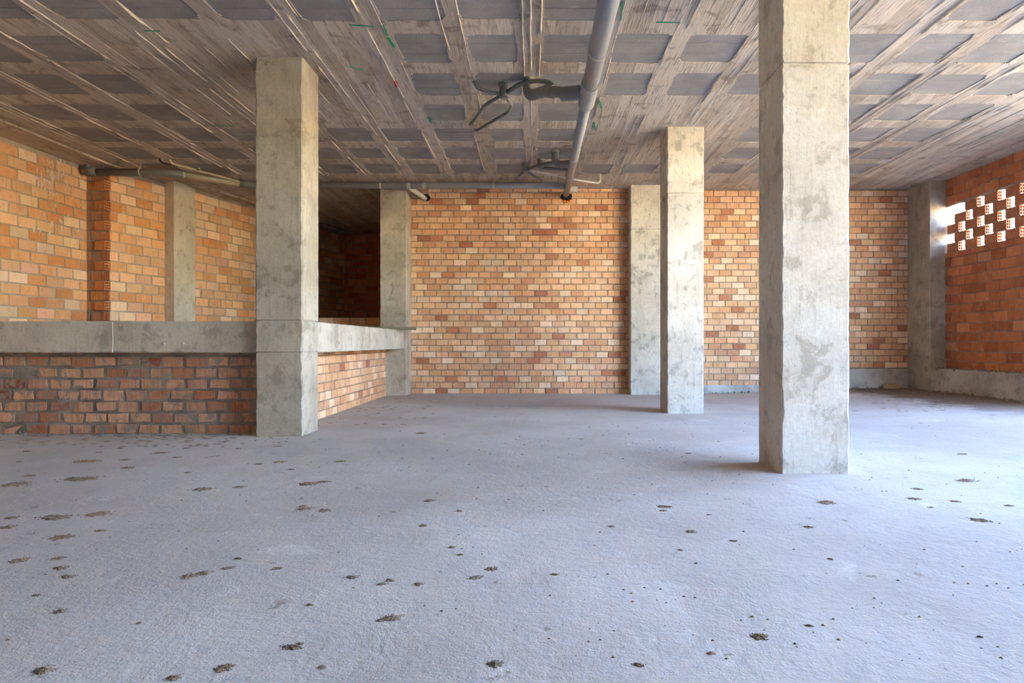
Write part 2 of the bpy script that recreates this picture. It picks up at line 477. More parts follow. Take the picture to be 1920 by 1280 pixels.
def brick_wall(name, label, A, B, z0, z1, bl, bh, joint, palette, mats, mortar_m, seed, lo=None, hi=None,
               thick=.14, skip=None, hide=True, vis=None, body=True, jit=.004, ends=None, recess=.012, row0=0, limit=300):
    rnd = random.Random(seed)
    S, d, n, L = wall_frame(A, B)
    ang = math.atan2(d.y, d.x)
    P = lambda s, y, z: Vector((S.x + d.x*s + n.x*y, S.y + d.y*s + n.y*y, z))
    if body is True:
        mb = MB(); pts = [P(0,-recess,0), P(L,-recess,0), P(L,-thick,0), P(0,-thick,0)]
        mb.prism([(p.x,p.y) for p in pts][::-1], z0, z1)
        wall = mb.build(name, mortar_m)
    else:
        wall = body
    if label: tag(wall, label, kind='structure')
    course = bh + joint; pitch = bl + joint
    items = []
    row = 0; z = z0 + joint*.6
    while z + bh*.35 < z1:
        h = min(bh, z1 - z - .004)
        s = -pitch*(((row + row0) % 2)*.5 + rnd.uniform(-.06,.06))
        while s < L:
            w = bl*rnd.uniform(.955, 1.02)
            a, b = max(s, .004), min(s + w, L - .004)
            s += w + joint*rnd.uniform(.75, 1.35)
            if b - a < .035: continue
            sm, zm = (a+b)/2, z + h/2
            if skip and skip(sm, zm, row): continue
            p = P(sm, rnd.uniform(-.003,.004), zm)
            colr = rnd.choices([q[0] for q in palette], [q[1] for q in palette])[0]
            g = rnd.uniform(.86, 1.12); colr = (colr[0]*g*rnd.uniform(.97,1.03), colr[1]*g, colr[2]*g*rnd.uniform(.94,1.06), 1)
            seen = False; size = 0
            if p.y > .5:
                u, v_ = proj(p); size = 1/p.y
                seen = -20 < u < 1940 and -20 < v_ < 1300
                if seen:
                    for (xa, xb, ya, yb) in HIDE:
                        # a brick counts as hidden only behind nearer concrete
                        near = {477: 7.3, 1238: 9.4, 1422: 5.3, 0: 7.0, 597: 7.4}[xa]
                        if p.y > near and xa + 6 < u < xb - 6 and ya < v_ < yb: seen = False
            items.append((0 if seen else 1, -size, p, b-a, h, colr))
        row += 1; z += course
    items.sort(key=lambda q: (q[0], q[1]))
    mat_i, mat_j = mats
    variants = []
    for i in range(8):
        mb = MB(); mb.add(*brick_geo(1, 1, .045, random.Random(seed*31+i), 0, 0)); 
        mb2 = MB(); v, f_ = brick_geo(bl, bh, .045, random.Random(seed*31+i), jit)
        mb2.add(v, f_); variants.append(mb2.mesh('brick', mat_i))
    rest = MB(); cols = []
    nvis = 0
    for i, (hid, sz, p, w, h, colr) in enumerate(items):
        vi = rnd.randrange(8)
        if not hid and nvis < limit:
            nvis += 1
            o = link('brick', variants[vi], wall)
            o.location = p; o.rotation_euler = (rnd.uniform(-.006,.006), rnd.uniform(-.008,.008), ang + rnd.uniform(-.006,.006))
            o.scale = (w/bl, 1, h/bh); o.color = colr
        else:
            v, f_ = brick_geo(w, h, .045, rnd, jit)
            ca, sa = math.cos(ang), math.sin(ang)
            rest.add([(p.x + q[0]*ca - q[1]*sa, p.y + q[0]*sa + q[1]*ca, p.z + q[2]) for q in v], f_)
            cols += [colr]*len(v)
    if rest.v:
        me = rest.mesh('brick', mat_j)
        at = me.color_attributes.new('Col', 'FLOAT_COLOR', 'POINT')
        at.data.foreach_set('color', [c for q in cols for c in q])
        tag(link('brick', me, wall), kind='stuff')
    return wall, (S, d, n, L, ang, P)

PEACH = [((.68,.41,.235),5), ((.74,.48,.295),5), ((.64,.35,.20),3), ((.46,.20,.11),.7), ((.80,.60,.42),2.2), ((.40,.16,.095),.25)]
ORANGE = [((.76,.42,.215),5), ((.80,.50,.29),5), ((.72,.34,.15),1.8), ((.83,.61,.42),4), ((.78,.47,.31),2)]
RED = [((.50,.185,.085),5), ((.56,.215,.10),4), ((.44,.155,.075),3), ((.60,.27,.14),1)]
PAR = [((.60,.34,.22),5), ((.60,.35,.23),4), ((.50,.22,.12),2), ((.30,.11,.07),.8), ((.42,.22,.16),1)]
BM = {k: (brick_mat(k+'_brick', False, **kw), brick_mat(k+'_brick_mass', True, **kw)) for k, kw in {
    'peach': dict(smear=.5, smear_col=(.40,.32,.24), striae=.55),
    'orange': dict(smear=.3, smear_col=(.46,.39,.31), lime=.55, striae=.25),
    'red': dict(smear=.2, smear_col=(.40,.33,.27), striae=.2),
    'parapet': dict(smear=.95, smear_col=(.30,.25,.20), striae=.55, lo=.52)}.items()}

BACK_Y = 12.6
brick_wall('wall_back', 'tall brick back wall between two concrete pillars, lit golden at its top', (-2.6,BACK_Y), (1.95,BACK_Y), -.02, CEIL+.01,
           .232, .107, .0145, PEACH, BM['peach'], M['mortar'], 11)
brick_wall('wall_back_right', 'brick back wall right of the pillars, with a yellow glow beside the corner', (2.35,BACK_Y), (7.6,BACK_Y), .14, CEIL+.01,
           .232, .107, .0145, PEACH, BM['peach'], M['mortar'], 12, skip=lambda s, z, r: (7.6-s) > 5.2 and z < .50)
# left wall, in three stretches that step inwards
LA, LB = (-8.10, 5.0), (-7.70, 10.95)
brick_wall('wall_left', 'orange hollow-brick wall at the far left, splashed with white mortar', LA, LB, 0, CEIL - .03, .318, .152, .0205, ORANGE, BM['orange'], M['mortar_pale'], 13, recess=.008)
PIER_Y = 10.95
brick_wall('wall_left_pier', 'brick pier face with shade put into its darker colour, beside the orange left wall', (-7.75,PIER_Y), (-7.31,PIER_Y), 0, CEIL-.03, .318, .152, .0205,
           [((.50,.26,.15),4),((.44,.24,.15),3),((.55,.25,.10),1)], BM['parapet'], M['mortar_grey'], 14, recess=.008)  # darker palette puts the shade of this face into the brick colour
MID_A, MID_B = (-7.31, PIER_Y+.005), (-6.99, 12.06)
brick_wall('wall_left_middle', 'sunny orange brick stretch between the pier and the pale pillar', MID_A, MID_B, 0, CEIL-.03, .318, .152, .0205, ORANGE, BM['orange'], M['mortar_pale'], 15, recess=.008)
brick_wall('wall_left_rear', 'ochre brick wall fading into darkness behind the front pillar', (-6.66,12.45), (-5.22,17.65), 0, CEIL-.03, .318, .152, .0205, ORANGE, BM['orange'], M['mortar_pale'], 16, recess=.008)
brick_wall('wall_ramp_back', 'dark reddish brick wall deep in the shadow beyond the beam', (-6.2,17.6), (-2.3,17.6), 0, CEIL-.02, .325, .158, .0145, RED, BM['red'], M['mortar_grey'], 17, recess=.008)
mb = MB(); mb.box(-2.95, -2.45, 12.66, 17.75, 0, CEIL+.05); tag(mb.build('wall_ramp_side', M['mortar']), 'narrow brick side of the shaft behind the back pillar', kind='structure')
# parapets under the beams
brick_wall('wall_parapet', 'low mortar-smeared brick wall under the front beam', (-8.3,7.05), (-2.9,7.05), -.02,   .93, .222, .096, .029, PAR, BM['parapet'], M['mortar_grey'], 18, jit=.011, recess=.006)
brick_wall('wall_parapet_side', 'low brick wall receding under the side beam', (-2.82,7.2), (-2.82,12.3), -.02, .93, .232, .107, .0145, PEACH, BM['peach'], M['mortar'], 19)
# low sunlit brick ledge of the shaft
brick_wall('wall_ramp_ledge', 'low brick ledge inside the shaft, just above the side beam', (-5.2,13.4), (-2.9,13.4), 0, 1.535, .318, .152, .0205, ORANGE, BM['orange'], M['mortar_pale'], 20, recess=.008)

# right wall: solid below, open brickwork in the middle, solid on top
RX = 7.74; RY0 = 8.55; RY1 = 12.0
CR = .1725
zlat0 = .53 + CR*12.5; zlat1 = zlat0 + CR*5
wr, fr = brick_wall('wall_right', 'dim red brick wall with open brickwork below the ceiling', (RX,RY0), (RX,RY1), .50, zlat0, .325, .158, .0145, RED, BM['red'], M['mortar_grey'], 21, recess=.008, thick=.078)
mb = MB(); S, d, n, L, ang, P = fr
up = MB(); pts = [P(0,-.008,0), P(L,-.008,0), P(L,-.078,0), P(0,-.078,0)]
up.prism([(p.x,p.y) for p in pts][::-1], zlat1+.012, CEIL+.01)
up_o = up.build('upper_wall', M['mortar_grey'], wr)
brick_wall('wall_right', None, (RX,RY0), (RX,RY1), zlat1+.012, CEIL, .325, .158, .0145, RED, BM['red'], M['mortar_grey'], 22, recess=.008, body=up_o)
# the open courses: single hollow bricks with gaps, their cells facing the camera side
hv, hf = hollow_geo(.315, .158, .075, 2, 3, end=-1)
hb = MB(); hb.add(hv, hf); lattice_me = hb.mesh('lattice_brick', BM['red'][0])
mj = MB()
for row in range(5):
    z = zlat0 + CR*row + .0075
    s = L - .02 - (.10 if row % 2 == 0 else .30)
    pitch = .487
    first = True
    while s > -.1:
        c0 = s - .33/2
        if c0 + .165 < .02: break
        if not (row == 4 and s > L - .55):
            o = link('lattice_brick', lattice_me, wr)
            p = P(c0 if c0 > .165 else .165, R.uniform(-.004,.004), z + .079); o.location = p; o.rotation_euler = (0, 0, ang)
            g = R.uniform(.85,1.1); o.color = (.50*g,.20*g,.10*g,1)
            q0 = P(c0-.16, -.01, 0); q1 = P(c0+.16, -.068, 0)
            mj.box(min(q0.x,q1.x), max(q0.x,q1.x), min(q0.y,q1.y), max(q0.y,q1.y), z-.0145, z+.0005)
        s -= pitch
mj.box(RX+.004, RX+.074, RY0, RY1-.05, zlat1-.006, zlat1+.014)
tag(mj.build('mortar_bed', M['mortar_pale'], wr), kind='stuff')
for row in range(12):
    o = link('brick', lattice_me, wr); z = .62 + CR*row
    o.location = P(L - .165 + (.02 if row % 2 else -.01), .010 if row % 2 else -.03, z); o.rotation_euler = (0, 0, ang); o.scale = (.42, 1, 1)
    o.location = P(L - .17, .022 if row % 2 else -.02, z); o.color = (.36,.15,.085,1)
# rough mortar squeezed out along the lintel line
sq = MB()
for i in range(70):
    y = R.uniform(8.7, 11.85); z = zlat1 + R.uniform(-.005,.02) + (R.random() < .12)*CR*R.choice((1,2))
    r_ = R.uniform(.012,.04)
    ring = [(RX - .003 - .012*(k%2==0)*0, y + math.cos(a)*r_*R.uniform(1,2.4), z + math.sin(a)*r_*R.uniform(.4,.8)) for k, a in enumerate([2*math.pi*q/8 for q in range(8)])]
    sq.add(ring + [(RX-.004-r_*.6, y, z)], [(k, (k+1)%8, 8) for k in range(8)])
tag(sq.build('mortar_lump', M['mortar_pale'], wr), kind='stuff')

# hollow brick ends on the pier's corner, every other course on either face
pe_v, pe_f = hollow_geo(.20, .158, .12, 3, 3, end=1, hole_d=.05)
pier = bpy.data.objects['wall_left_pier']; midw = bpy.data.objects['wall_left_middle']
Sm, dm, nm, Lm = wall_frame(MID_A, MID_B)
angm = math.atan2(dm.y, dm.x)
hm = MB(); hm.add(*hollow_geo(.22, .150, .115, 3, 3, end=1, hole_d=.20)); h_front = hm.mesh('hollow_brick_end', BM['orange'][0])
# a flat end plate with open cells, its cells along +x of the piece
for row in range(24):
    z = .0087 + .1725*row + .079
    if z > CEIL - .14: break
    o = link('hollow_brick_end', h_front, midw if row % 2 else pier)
    if row % 2:      # cells on the lit side face, light put into the paler colour
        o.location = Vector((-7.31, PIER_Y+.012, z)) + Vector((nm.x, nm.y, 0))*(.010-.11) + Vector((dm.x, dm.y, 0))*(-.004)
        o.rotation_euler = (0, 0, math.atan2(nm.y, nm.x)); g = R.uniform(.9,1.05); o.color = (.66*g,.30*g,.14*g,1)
    else:            # cells on the shaded front face, shade put into the darker colour
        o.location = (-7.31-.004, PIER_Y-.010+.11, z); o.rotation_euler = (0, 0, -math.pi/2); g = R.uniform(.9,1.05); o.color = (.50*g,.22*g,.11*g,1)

spl = MB(); S, d, n, L = wall_frame(LA, LB)
for i in range(170):
    tq = R.random()
    u, v_ = (R.gauss(128-45*tq, 13), R.gauss(282+70*tq, 12)) if R.random() < .7 else (R.uniform(60,155), R.uniform(330,470))
    k_ = (u - CX)/F       # where the sight line meets the wall plane, so the fleck lies on the wall
    den = n.x*k_ + n.y
    Yw = (S.x*n.x + S.y*n.y + .006)/den
    if not 9 < Yw < 10.9: continue
    p = Vector((k_*Yw, Yw, 1 - (v_-CY)/F*Yw)); a_ = R.uniform(.006,.022); b_ = a_*R.uniform(.8,2.6)
    if p.z > CEIL - .06: continue
    e1 = Vector((d.x, d.y, 0)); ring_ = [p + e1*math.cos(q)*a_*R.uniform(.7,1.2) + Vector((0,0,math.sin(q)*b_)) for q in [2*math.pi*k/7 for k in range(7)]]
    spl.add(ring_ + [p + Vector((n.x, n.y, 0))*.007], [(k, (k+1)%7, 7) for k in range(7)])
tag(spl.build('mortar_splash', M['splash'], bpy.data.objects['wall_left']), kind='stuff')

# ------------------------------------------------------------------ columns and beams
def rough_box(x0, x1, y0, y1, z0, z1, seed, rot=0, ch=.012, steps=None, joints=(), pivot=None):
    """concrete prism with chipped arrises; joints = heights where the formwork steps"""
    mb = MB(); n = steps or max(8, int((z1-z0)/.05)); rnd = random.Random(seed)
    rings = []
    zs = [z0 + (z1-z0)*i/n for i in range(n+1)]
    for j in joints: zs = [q for q in zs if abs(q-j) > .02] + [j-.012, j-.006, j+.004, j+.010]
    zs.sort(); n = len(zs) - 1
    for z in zs:
        ring = []
        off = sum(.003 if z > j + .005 else (-.012 if abs(z-j) < .0061 else 0) for j in joints)
        for ci, (cx, cy, sx, sy) in enumerate(((x0,y0,-1,-1),(x1,y0,1,-1),(x1,y1,1,1),(x0,y1,-1,1))):
            c = ch*(.45 + 1.0*max(0, mnoise.noise((z*5+seed*3, ci*7.3, 1))) + .9*rnd.random()**3)
            a, b = (cx - sx*c + 0, cy + sy*off), (cx + sx*off, cy - sy*c)
            # order so that the outline runs counter-clockwise
            ring += [b, a] if ci in (0, 2) else [a, b]
        rings.append((z, ring))
    v = []
    for z, ring in rings:
        for p in ring:
            q = p
            if rot:
                pc = pivot or ((x0+x1)/2, (y0+y1)/2)
                dx, dy = p[0]-pc[0], p[1]-pc[1]
                q = (pc[0] + dx*math.cos(rot) - dy*math.sin(rot), pc[1] + dx*math.sin(rot) + dy*math.cos(rot))
            v.append((q[0], q[1], z))
    f_ = [(i*8+k, i*8+(k+1)%8, (i+1)*8+(k+1)%8, (i+1)*8+k) for i in range(n) for k in range(8)]
    f_ += [tuple(range(8))[::-1], tuple(n*8+k for k in range(8))]
    mb.add(v, f_)
    return mb

def column(label, seed, x0, x1, y0, y1, mat, z0=-.03, z1=CEIL+.03, **kw):
    o = rough_box(x0, x1, y0, y1, z0, z1, seed, **kw).build('concrete_column', mat)
    return tag(o, label, 'column', 'concrete columns of the hall')
column('big pale concrete column standing nearest on the right', 1, 1.902, 2.42, 4.857, 5.36, M['column_white'], joints=(3.14,))
column('concrete column between the nearest right column and the back wall pillar', 2, 1.895, 2.41, 8.98, 9.49, M['column_far'], joints=(3.12,))
column('grey concrete column carrying the front and side beams', 3, -2.973, -2.476, 6.80, 7.30, M['column_grey'], joints=(.90, 1.24))
column('grey concrete pillar at the far end of the side beam', 4, -2.933, -2.428, 12.14, 12.66, M['column_grey'])
column('pale concrete pillar set into the middle of the brick back wall', 5, 1.886, 2.46, 12.30, 12.66, M['column_far'], joints=(3.2,))
column('concrete corner pillar beside the open brickwork', 6, 7.43, 7.80, 11.90, 12.70, M['column_grey'], z0=.05)
column('white-faced concrete pillar in the left brick wall', 7, -7.0, -6.77, 12.04, 12.56, M['column_white'], rot=-math.atan(.275), pivot=(-7.0,12.04))

def beam(label, x0, x1, y0, y1, z0, z1, seed, axis):
    mb = MB(); rnd = random.Random(seed); n = 60; v = []
    for i in range(n+1):
        t_ = i/n; sec = []
        if axis == 'x':
            c = lambda: .006 + .010*rnd.random()**2
            x = x0 + (x1-x0)*t_
            a1,a2,a3,a4 = c(),c(),c(),c()
            sec = [(x,y0,z0+a1),(x,y0,z1-a2),(x,y0+a2,z1+.006*rnd.random()),(x,y1-a3,z1),(x,y1,z1-a3),(x,y1,z0+a4),(x,y1-a4,z0),(x,y0+a1,z0)]
        else:
            y = y0 + (y1-y0)*t_; c = lambda: .006 + .010*rnd.random()**2
            a1,a2,a3,a4 = c(),c(),c(),c()
            sec = [(x0,y,z0+a1),(x0,y,z1-a2),(x0+a2,y,z1),(x1-a3,y,z1+.006*rnd.random()),(x1,y,z1-a3),(x1,y,z0+a4),(x1-a4,y,z0),(x0+a1,y,z0)]
        v += sec
    f_ = [(i*8+k, (i+1)*8+k, (i+1)*8+(k+1)%8, i*8+(k+1)%8) for i in range(n) for k in range(8)] + [tuple(range(8)), tuple(n*8+k for k in range(8))[::-1]]
    mb.add(v, f_); return tag(mb.build('concrete_beam', M['beam']), label, 'beam')
fb = beam('long concrete beam running left from the grey column', -8.4, -2.974, 6.90, 7.28, .895, 1.235, 31, 'x')
sb = beam('concrete beam receding from the grey column to the back pillar', -2.96, -2.480, 7.302, 12.138, .89, 1.24, 32, 'y')
# pour joint ridge and stuck pebbles on the front beam
mb = MB()
v = []
for i in range(13):
    z = .90 + .33*i/12; w = R.uniform(.004,.009); xx = px(211, 630, Y=6.9).x + R.uniform(-.004,.004)
    v += [(xx-w, 6.902, z), (xx, 6.893, z), (xx+w, 6.902, z)]
mb.add(v, [(i*3+j, i*3+j+1, i*3+j+4, i*3+j+3) for i in range(12) for j in (0,1)])
mb.build('pour_joint', M['ridge'], fb)
def lump(mb, c, r, rnd, ny=.5):
    vs = []; 
    for a in range(5):
        ph = math.pi*(a+.5)/5
        for b in range(7):
            th = 2*math.pi*b/7; k = rnd.uniform(.75,1.15)*r
            vs.append((c[0]+math.sin(ph)*math.cos(th)*k, c[1]+math.sin(ph)*math.sin(th)*k*ny, c[2]+math.cos(ph)*k))
    fs = [(a*7+b, (a+1)*7+b, (a+1)*7+(b+1)%7, a*7+(b+1)%7) for a in range(4) for b in range(7)] + [tuple(range(7)), tuple(28+b for b in range(7))[::-1]]
    mb.add(vs, fs)
for (u, v_, r_) in ((343,644,.020),(308,645,.012),(224,610,.014),(289,614,.012),(194,624,.009),(270,656,.010),(241,611,.010)):
    mb = MB(); lump(mb, px(u, v_, Y=6.898), r_, R); mb.build('stuck_pebble', M['curb'], fb, True)

# curbs of the right corner
def curb(name, label, pts, top, seed):
    """rough kerb along the floor: pts = (outer, inner) corners"""
    o = rough_box(*pts, -.02, top, seed, ch=.02, steps=8).build(name, M['curb'])
    return tag(o, label, kind='structure')
curb('trim_1', 'rough concrete kerb under the right brick wall', (7.435, 7.86, 5.5, 11.9), .53, 41)
curb('trim_2', 'stained concrete plinth under the back wall beside the corner', (5.2, 7.43, 12.57, 12.7), .49, 42)
curb('trim_3', 'low crumbling plinth under the back wall behind the nearest column', (2.45, 5.2, 12.575, 12.7), .17, 43)
mb = MB(); mb.box(7.6, 7.86, -1.0, 8.1, -.05, 1.1); tag(mb.build('trim_6', M['curb']), 'unseen sill added to the open bay to shade the near floor', kind='structure')  # sill added out of view, cuts the light on the near floor
# edge beam soffits
mb = MB(); mb.box(7.42, 8.2, -5.4, 11.9, CEIL-.012, CEIL+.1); tag(mb.build('trim_4', M['column_far']), 'smooth concrete edge strip over the right wall', kind='structure')
mb = MB(); mb.prism([(-8.9,-5.4),(-7.95,-5.4),(-7.28,8.6),(-7.2,10.9),(-6.9,12.2),(-6.4,12.45),(-4.9,17.7),(-8.9,17.7)], CEIL-.03, CEIL+.1)
tag(mb.build('trim_5', M['ceiling']), 'board-marked concrete edge beam over the left walls', kind='structure')
# loose mortar caps along the kerb top and foot of the walls
rub = MB()
for i in range(240):
    side = R.random()
    if side < .45: c = (7.43 + R.uniform(.0,.3), R.uniform(9.2,11.85), .53 + R.uniform(-.005,.015)); r_ = R.uniform(.008,.03)
    elif side < .7: x = R.uniform(2.5,7.3); c = (x, 12.55 - R.random()**2*.15, fz(x,12.5)+.006); r_ = R.uniform(.008,.03)
    elif side < .85: y = R.uniform(9.3,11.85); c = (7.42 - R.random()**2*.2, y, fz(7.4,y)+.006); r_ = R.uniform(.008,.03)
    else: x = R.uniform(-6.3,-3.0); c = (x, 7.03 - R.random()**2*.2, fz(x,7.0)+.002); r_ = R.uniform(.005,.014)
    lump(rub, c, r_, R, 1)
tag(rub.build('mortar_rubble', M['mortar_grey'], floor), kind='stuff')

# ------------------------------------------------------------------ unseen enclosure and the street that lights the hall
M['plaster'] = concrete('rear_concrete', (.22,.19,.16), (.12,.10,.08), (.30,.26,.22))  # kept dark so the unseen walls bounce little light
mb = MB(); mb.box(-9.2, 8.2, -5.5, -5.3, -.1, CEIL+.1); tag(mb.build('wall_rear', M['plaster']), 'concrete wall behind the viewer', kind='structure')
mb = MB(); mb.prism([(-8.78,-5.4),(-8.10,5.0),(-8.25,5.0),(-8.95,-5.4)], -.1, CEIL+.05); tag(mb.build('wall_left_front', M['mortar_pale']), 'left wall nearer the viewer', kind='structure')
mb = MB(); mb.box(7.74, 7.95, -5.4, -1.0, -.1, CEIL+.1); tag(mb.build('wall_right_front', M['plaster']), 'right wall nearer the viewer, before the open bay', kind='structure')  # unseen wall added to narrow the bay and steer its light
mb = MB(); mb.box(-9.2, 8.2, 17.75, 17.95, -.1, CEIL+.1); tag(mb.build('wall_end', M['plaster']), 'concrete wall closing the shaft', kind='structure')
mb = MB(); mb.prism([(-7.72,10.97),(-7.33,10.97),(-7.0,12.1),(-6.7,12.5),(-5.3,17.7),(-7.7,17.7)], -.05, CEIL+.05)
tag(mb.build('wall_left_core', M['mortar_grey']), 'solid masonry behind the left walls', kind='structure')
mb = MB(); mb.box(-2.5, 8.2, 12.72, 12.9, -.1, CEIL+.1); tag(mb.build('wall_back_core', M['mortar']), 'masonry leaf behind the back wall', kind='structure')
column('concrete pillar at the edge of the open bay, right of the view', 8, 7.45, 7.9, 8.1, 8.56, M['column_far'], z0=.0)

t = NT('sunlit_street_paving'); M['street'] = t.done(t.mix(t.noise(2), (.60,.46,.30), (.70,.55,.38)))
mb = MB(); mb.box(7.9, 90, -70, 90, -.3, -.05); tag(mb.build('street_ground', M['street']), 'pale sunlit street paving outside the open bay', 'street', kind='structure')
t = NT('ochre_render'); M['facade'] = t.done(t.mix(t.noise(.6), (.88,.66,.30), (.82,.60,.26)))
t = NT('dark_shutter'); M['shutter'] = t.done((.18,.12,.08))
FX, FH = 21.0, 4.6
bld = MB(); bld.box(FX, FX+9, -40, 60, -.1, FH)
bo = tag(bld.build('bounce_building', M['facade']), 'low ochre building added across the street for warm bounce, bright beyond the open brickwork', 'building')  # building added for the warm light it bounces into the hall
for i in range(-9, 15):
    mb = MB(); mb.box(FX-.05, FX+.02, i*4, i*4+1.1, 1.2, 2.6); mb.build('window', M['shutter'], bo)

# ------------------------------------------------------------------ pipes
def pvc(name, col, rough=.38):
    t = NT(name); c = t.mix(t.ramp(t.noise(6, 5, .65), .4, .7, 0, .5), col, tuple(q*.6+.05 for q in col))
    c = t.mix(t.ramp(t.noise(30, 4, .7), .6, .75, 0, .4), c, (.45,.4,.34))
    t.b.inputs['Specular IOR Level'].default_value = .45
    return t.done(c, t.bump(t.noise(12,3), .1, .003), rough)
M['pvc'] = pvc('grey_pvc', (.30,.31,.33)); M['pvc_dark'] = pvc('dark_grey_pvc', (.16,.165,.17)); M['pvc_tan'] = pvc('tan_pvc', (.42,.36,.25)); M['pvc_white'] = pvc('white_pvc', (.62,.60,.57))
M['metal'] = plain('galvanised_strap', (.50,.48,.45), .5); M['black'] = plain('hole_shade_and_cable_black', (.012,.011,.010)); M['foam'] = plain('orange_foam', (.75,.27,.03)); M['yellow'] = plain('yellow_plastic', (.75,.62,.10), .5)  # the black paints the dark inside wall holes, and the cable
M['wood'] = plain('weathered_green_pole', (.16,.15,.10))

def pipe(name, pts, r, mat, parent=None, rad=.08, seg=18, r2=None):
    mb = MB(); mb.tube(rounded(pts, rad) if len(pts) > 2 else pts, r, seg, True, r2)
    return mb.build(name, mat, parent, True)
def ring(name, p, d, r, w, mat, parent):
    d = Vector(d).normalized(); p = Vector(p); mb = MB()
    mb.tube([p-d*w/2, p-d*w/2+d*.004, p+d*w/2-d*.004, p+d*w/2], r, 20); 
    return mb.build(name, mat, parent, True)
def hanger(p, r, parent, name='hanger_clamp'):
    p = Vector(p); mb = MB()
    mb.tube([p+Vector((0,0,r)), Vector((p.x,p.y,CEIL))], .005, 8)
    return mb.build(name, M['metal'], parent)

# main drain along the hall
PN, PE = Vector((.545, 3.4, 3.474)), Vector((.645, 12.50, 3.93))
main_at = lambda Y: PN + (PE-PN)*((Y-PN.y)/(PE.y-PN.y))
ax = (PE-PN).normalized()
mp_ = empty('drain_pipe', (PN.x, PN.y, PN.z)); OFF = -PN
def sub(fn):    # pieces are modelled in place, so undo the empty's offset
    o = fn(); o.location = OFF; return o
tag(mp_, 'long grey drain pipe hanging under the ceiling towards the back wall', 'drain pipe')
sub(lambda: pipe('pipe', [PN, main_at(6.45)], .081, M['pvc'], mp_))
sub(lambda: pipe('pipe', [main_at(6.95), PE], .0625, M['pvc'], mp_))
sub(lambda: ring('tee_fitting', main_at(6.72), ax, .091, .62, M['pvc'], mp_))
sub(lambda: ring('collar', main_at(7.06), ax, .076, .10, M['pvc'], mp_))
for Y, r_ in ((5.62,.087),(9.55,.067)):
    hc = sub(lambda: ring('hanger_clamp', main_at(Y), ax, r_, .03, M['metal'], mp_))
    hanger(main_at(Y), r_, hc, 'hanger_rod')
sub(lambda: ring('coupling', main_at(10.9), ax, .070, .09, M['pvc'], mp_))
def wall_hole_plate(cx, cz, rx, rz, label, seed):  # flat black plate that paints the dark inside a hole
    rnd = random.Random(seed); mb = MB(); n = 22
    ring = [(cx + math.cos(2*math.pi*k/n)*rx*rnd.uniform(.75,1.15), cz + math.sin(2*math.pi*k/n)*rz*rnd.uniform(.75,1.15)) for k in range(n)]
    mb.add([(x, BACK_Y-.004, z) for x, z in ring] + [(x, BACK_Y+.03, z) for x, z in ring], [tuple(range(n)), tuple(range(n, 2*n))[::-1]] + [(k, k+n, (k+1)%n+n, (k+1)%n) for k in range(n)])
    return tag(mb.build('hole_shade_plate', M['black']), label, 'hole')
# black plate painting the dark of a wall hole, with foam where the pipe leaves
hole = wall_hole_plate(.655, 3.895, .115, .10, 'black plate painting the dark hole in the back wall where the long drain leaves', 5)
for i in range(4):
    mb = MB(); lump(mb, (.58+.05*i, BACK_Y-.005, 3.815+R.uniform(-.01,.012)), R.uniform(.022,.034), R, .8); mb.build('foam_blob', M['foam'], hole, True)

# branch with floor-trap pots (near)
as1 = empty('waste_branch', (-.345, 7.5, 3.9)); OFF1 = -Vector(as1.location)
tag(as1, 'dark waste pipes with a trap pot, branching left from the long drain', 'waste pipes')
def s1(o): o.location = OFF1; return o
tee = main_at(6.68)
s1(pipe('branch_pipe', [tee + Vector((-.05,.02,0)), Vector((.36,6.80,3.68)), Vector((.12,7.05,3.80)), Vector((-.06,7.24,3.80)), Vector((-.06,7.34,CEIL))], .062, M['pvc_dark'], as1, .14))
s1(ring('socket', Vector((.40,6.78,3.665)), Vector((-.3,.14,.03)), .078, .20, M['pvc_dark'], as1))
s1(ring('socket', Vector((.18,6.99,3.77)), Vector((-.24,.25,.12)), .070, .12, M['pvc_dark'], as1))
s1(ring('ceiling_collar', Vector((-.06,7.34,CEIL-.02)), (0,0,1), .075, .04, M['pvc_dark'], as1))
pot = s1(ring('trap_pot', Vector((-.345,7.5,3.98)), (0,0,1), .055, .16, M['pvc_dark'], as1))
ring('pot_rim', Vector((-.345,7.5,4.035)), (0,0,1), .066, .03, M['pvc_dark'], pot)
ring('pot_base', Vector((-.345,7.5,3.905)), (0,0,1), .040, .04, M['pvc_dark'], pot)
def inlet(pts, r=.021, parent=as1, fix=s1, name='inlet_pipe', mat='pvc_dark'):
    return fix(pipe(name, pts, r, M[mat], parent, .10, 12))
inlet([(-.38,7.5,3.94), (-.56,7.46,3.955), (-.67,7.43,4.0), (-.68,7.43,CEIL)])
inlet([(-.37,7.52,3.94), (-.60,7.9,3.96), (-.86,8.80,4.03), (-.865,8.86,CEIL)])
inlet([(-.33,7.53,3.92), (-.262,7.80,3.93), (-.31,8.08,3.945), (-.53,8.47,3.965), (-.80,9.05,4.03), (-.82,9.10,CEIL)])
inlet([(-.31,7.48,3.95), (-.16,7.32,3.985), (.012,7.2,3.975), (.18,7.05,3.90), (.27,6.93,3.76)], .027, name='outlet_pipe')
for p in ((-.68,7.43), (-.865,8.86), (-.82,9.10)):
    s1(ring('ceiling_collar', Vector((p[0],p[1],CEIL-.01)), (0,0,1), .031, .02, M['pvc_dark'], as1))

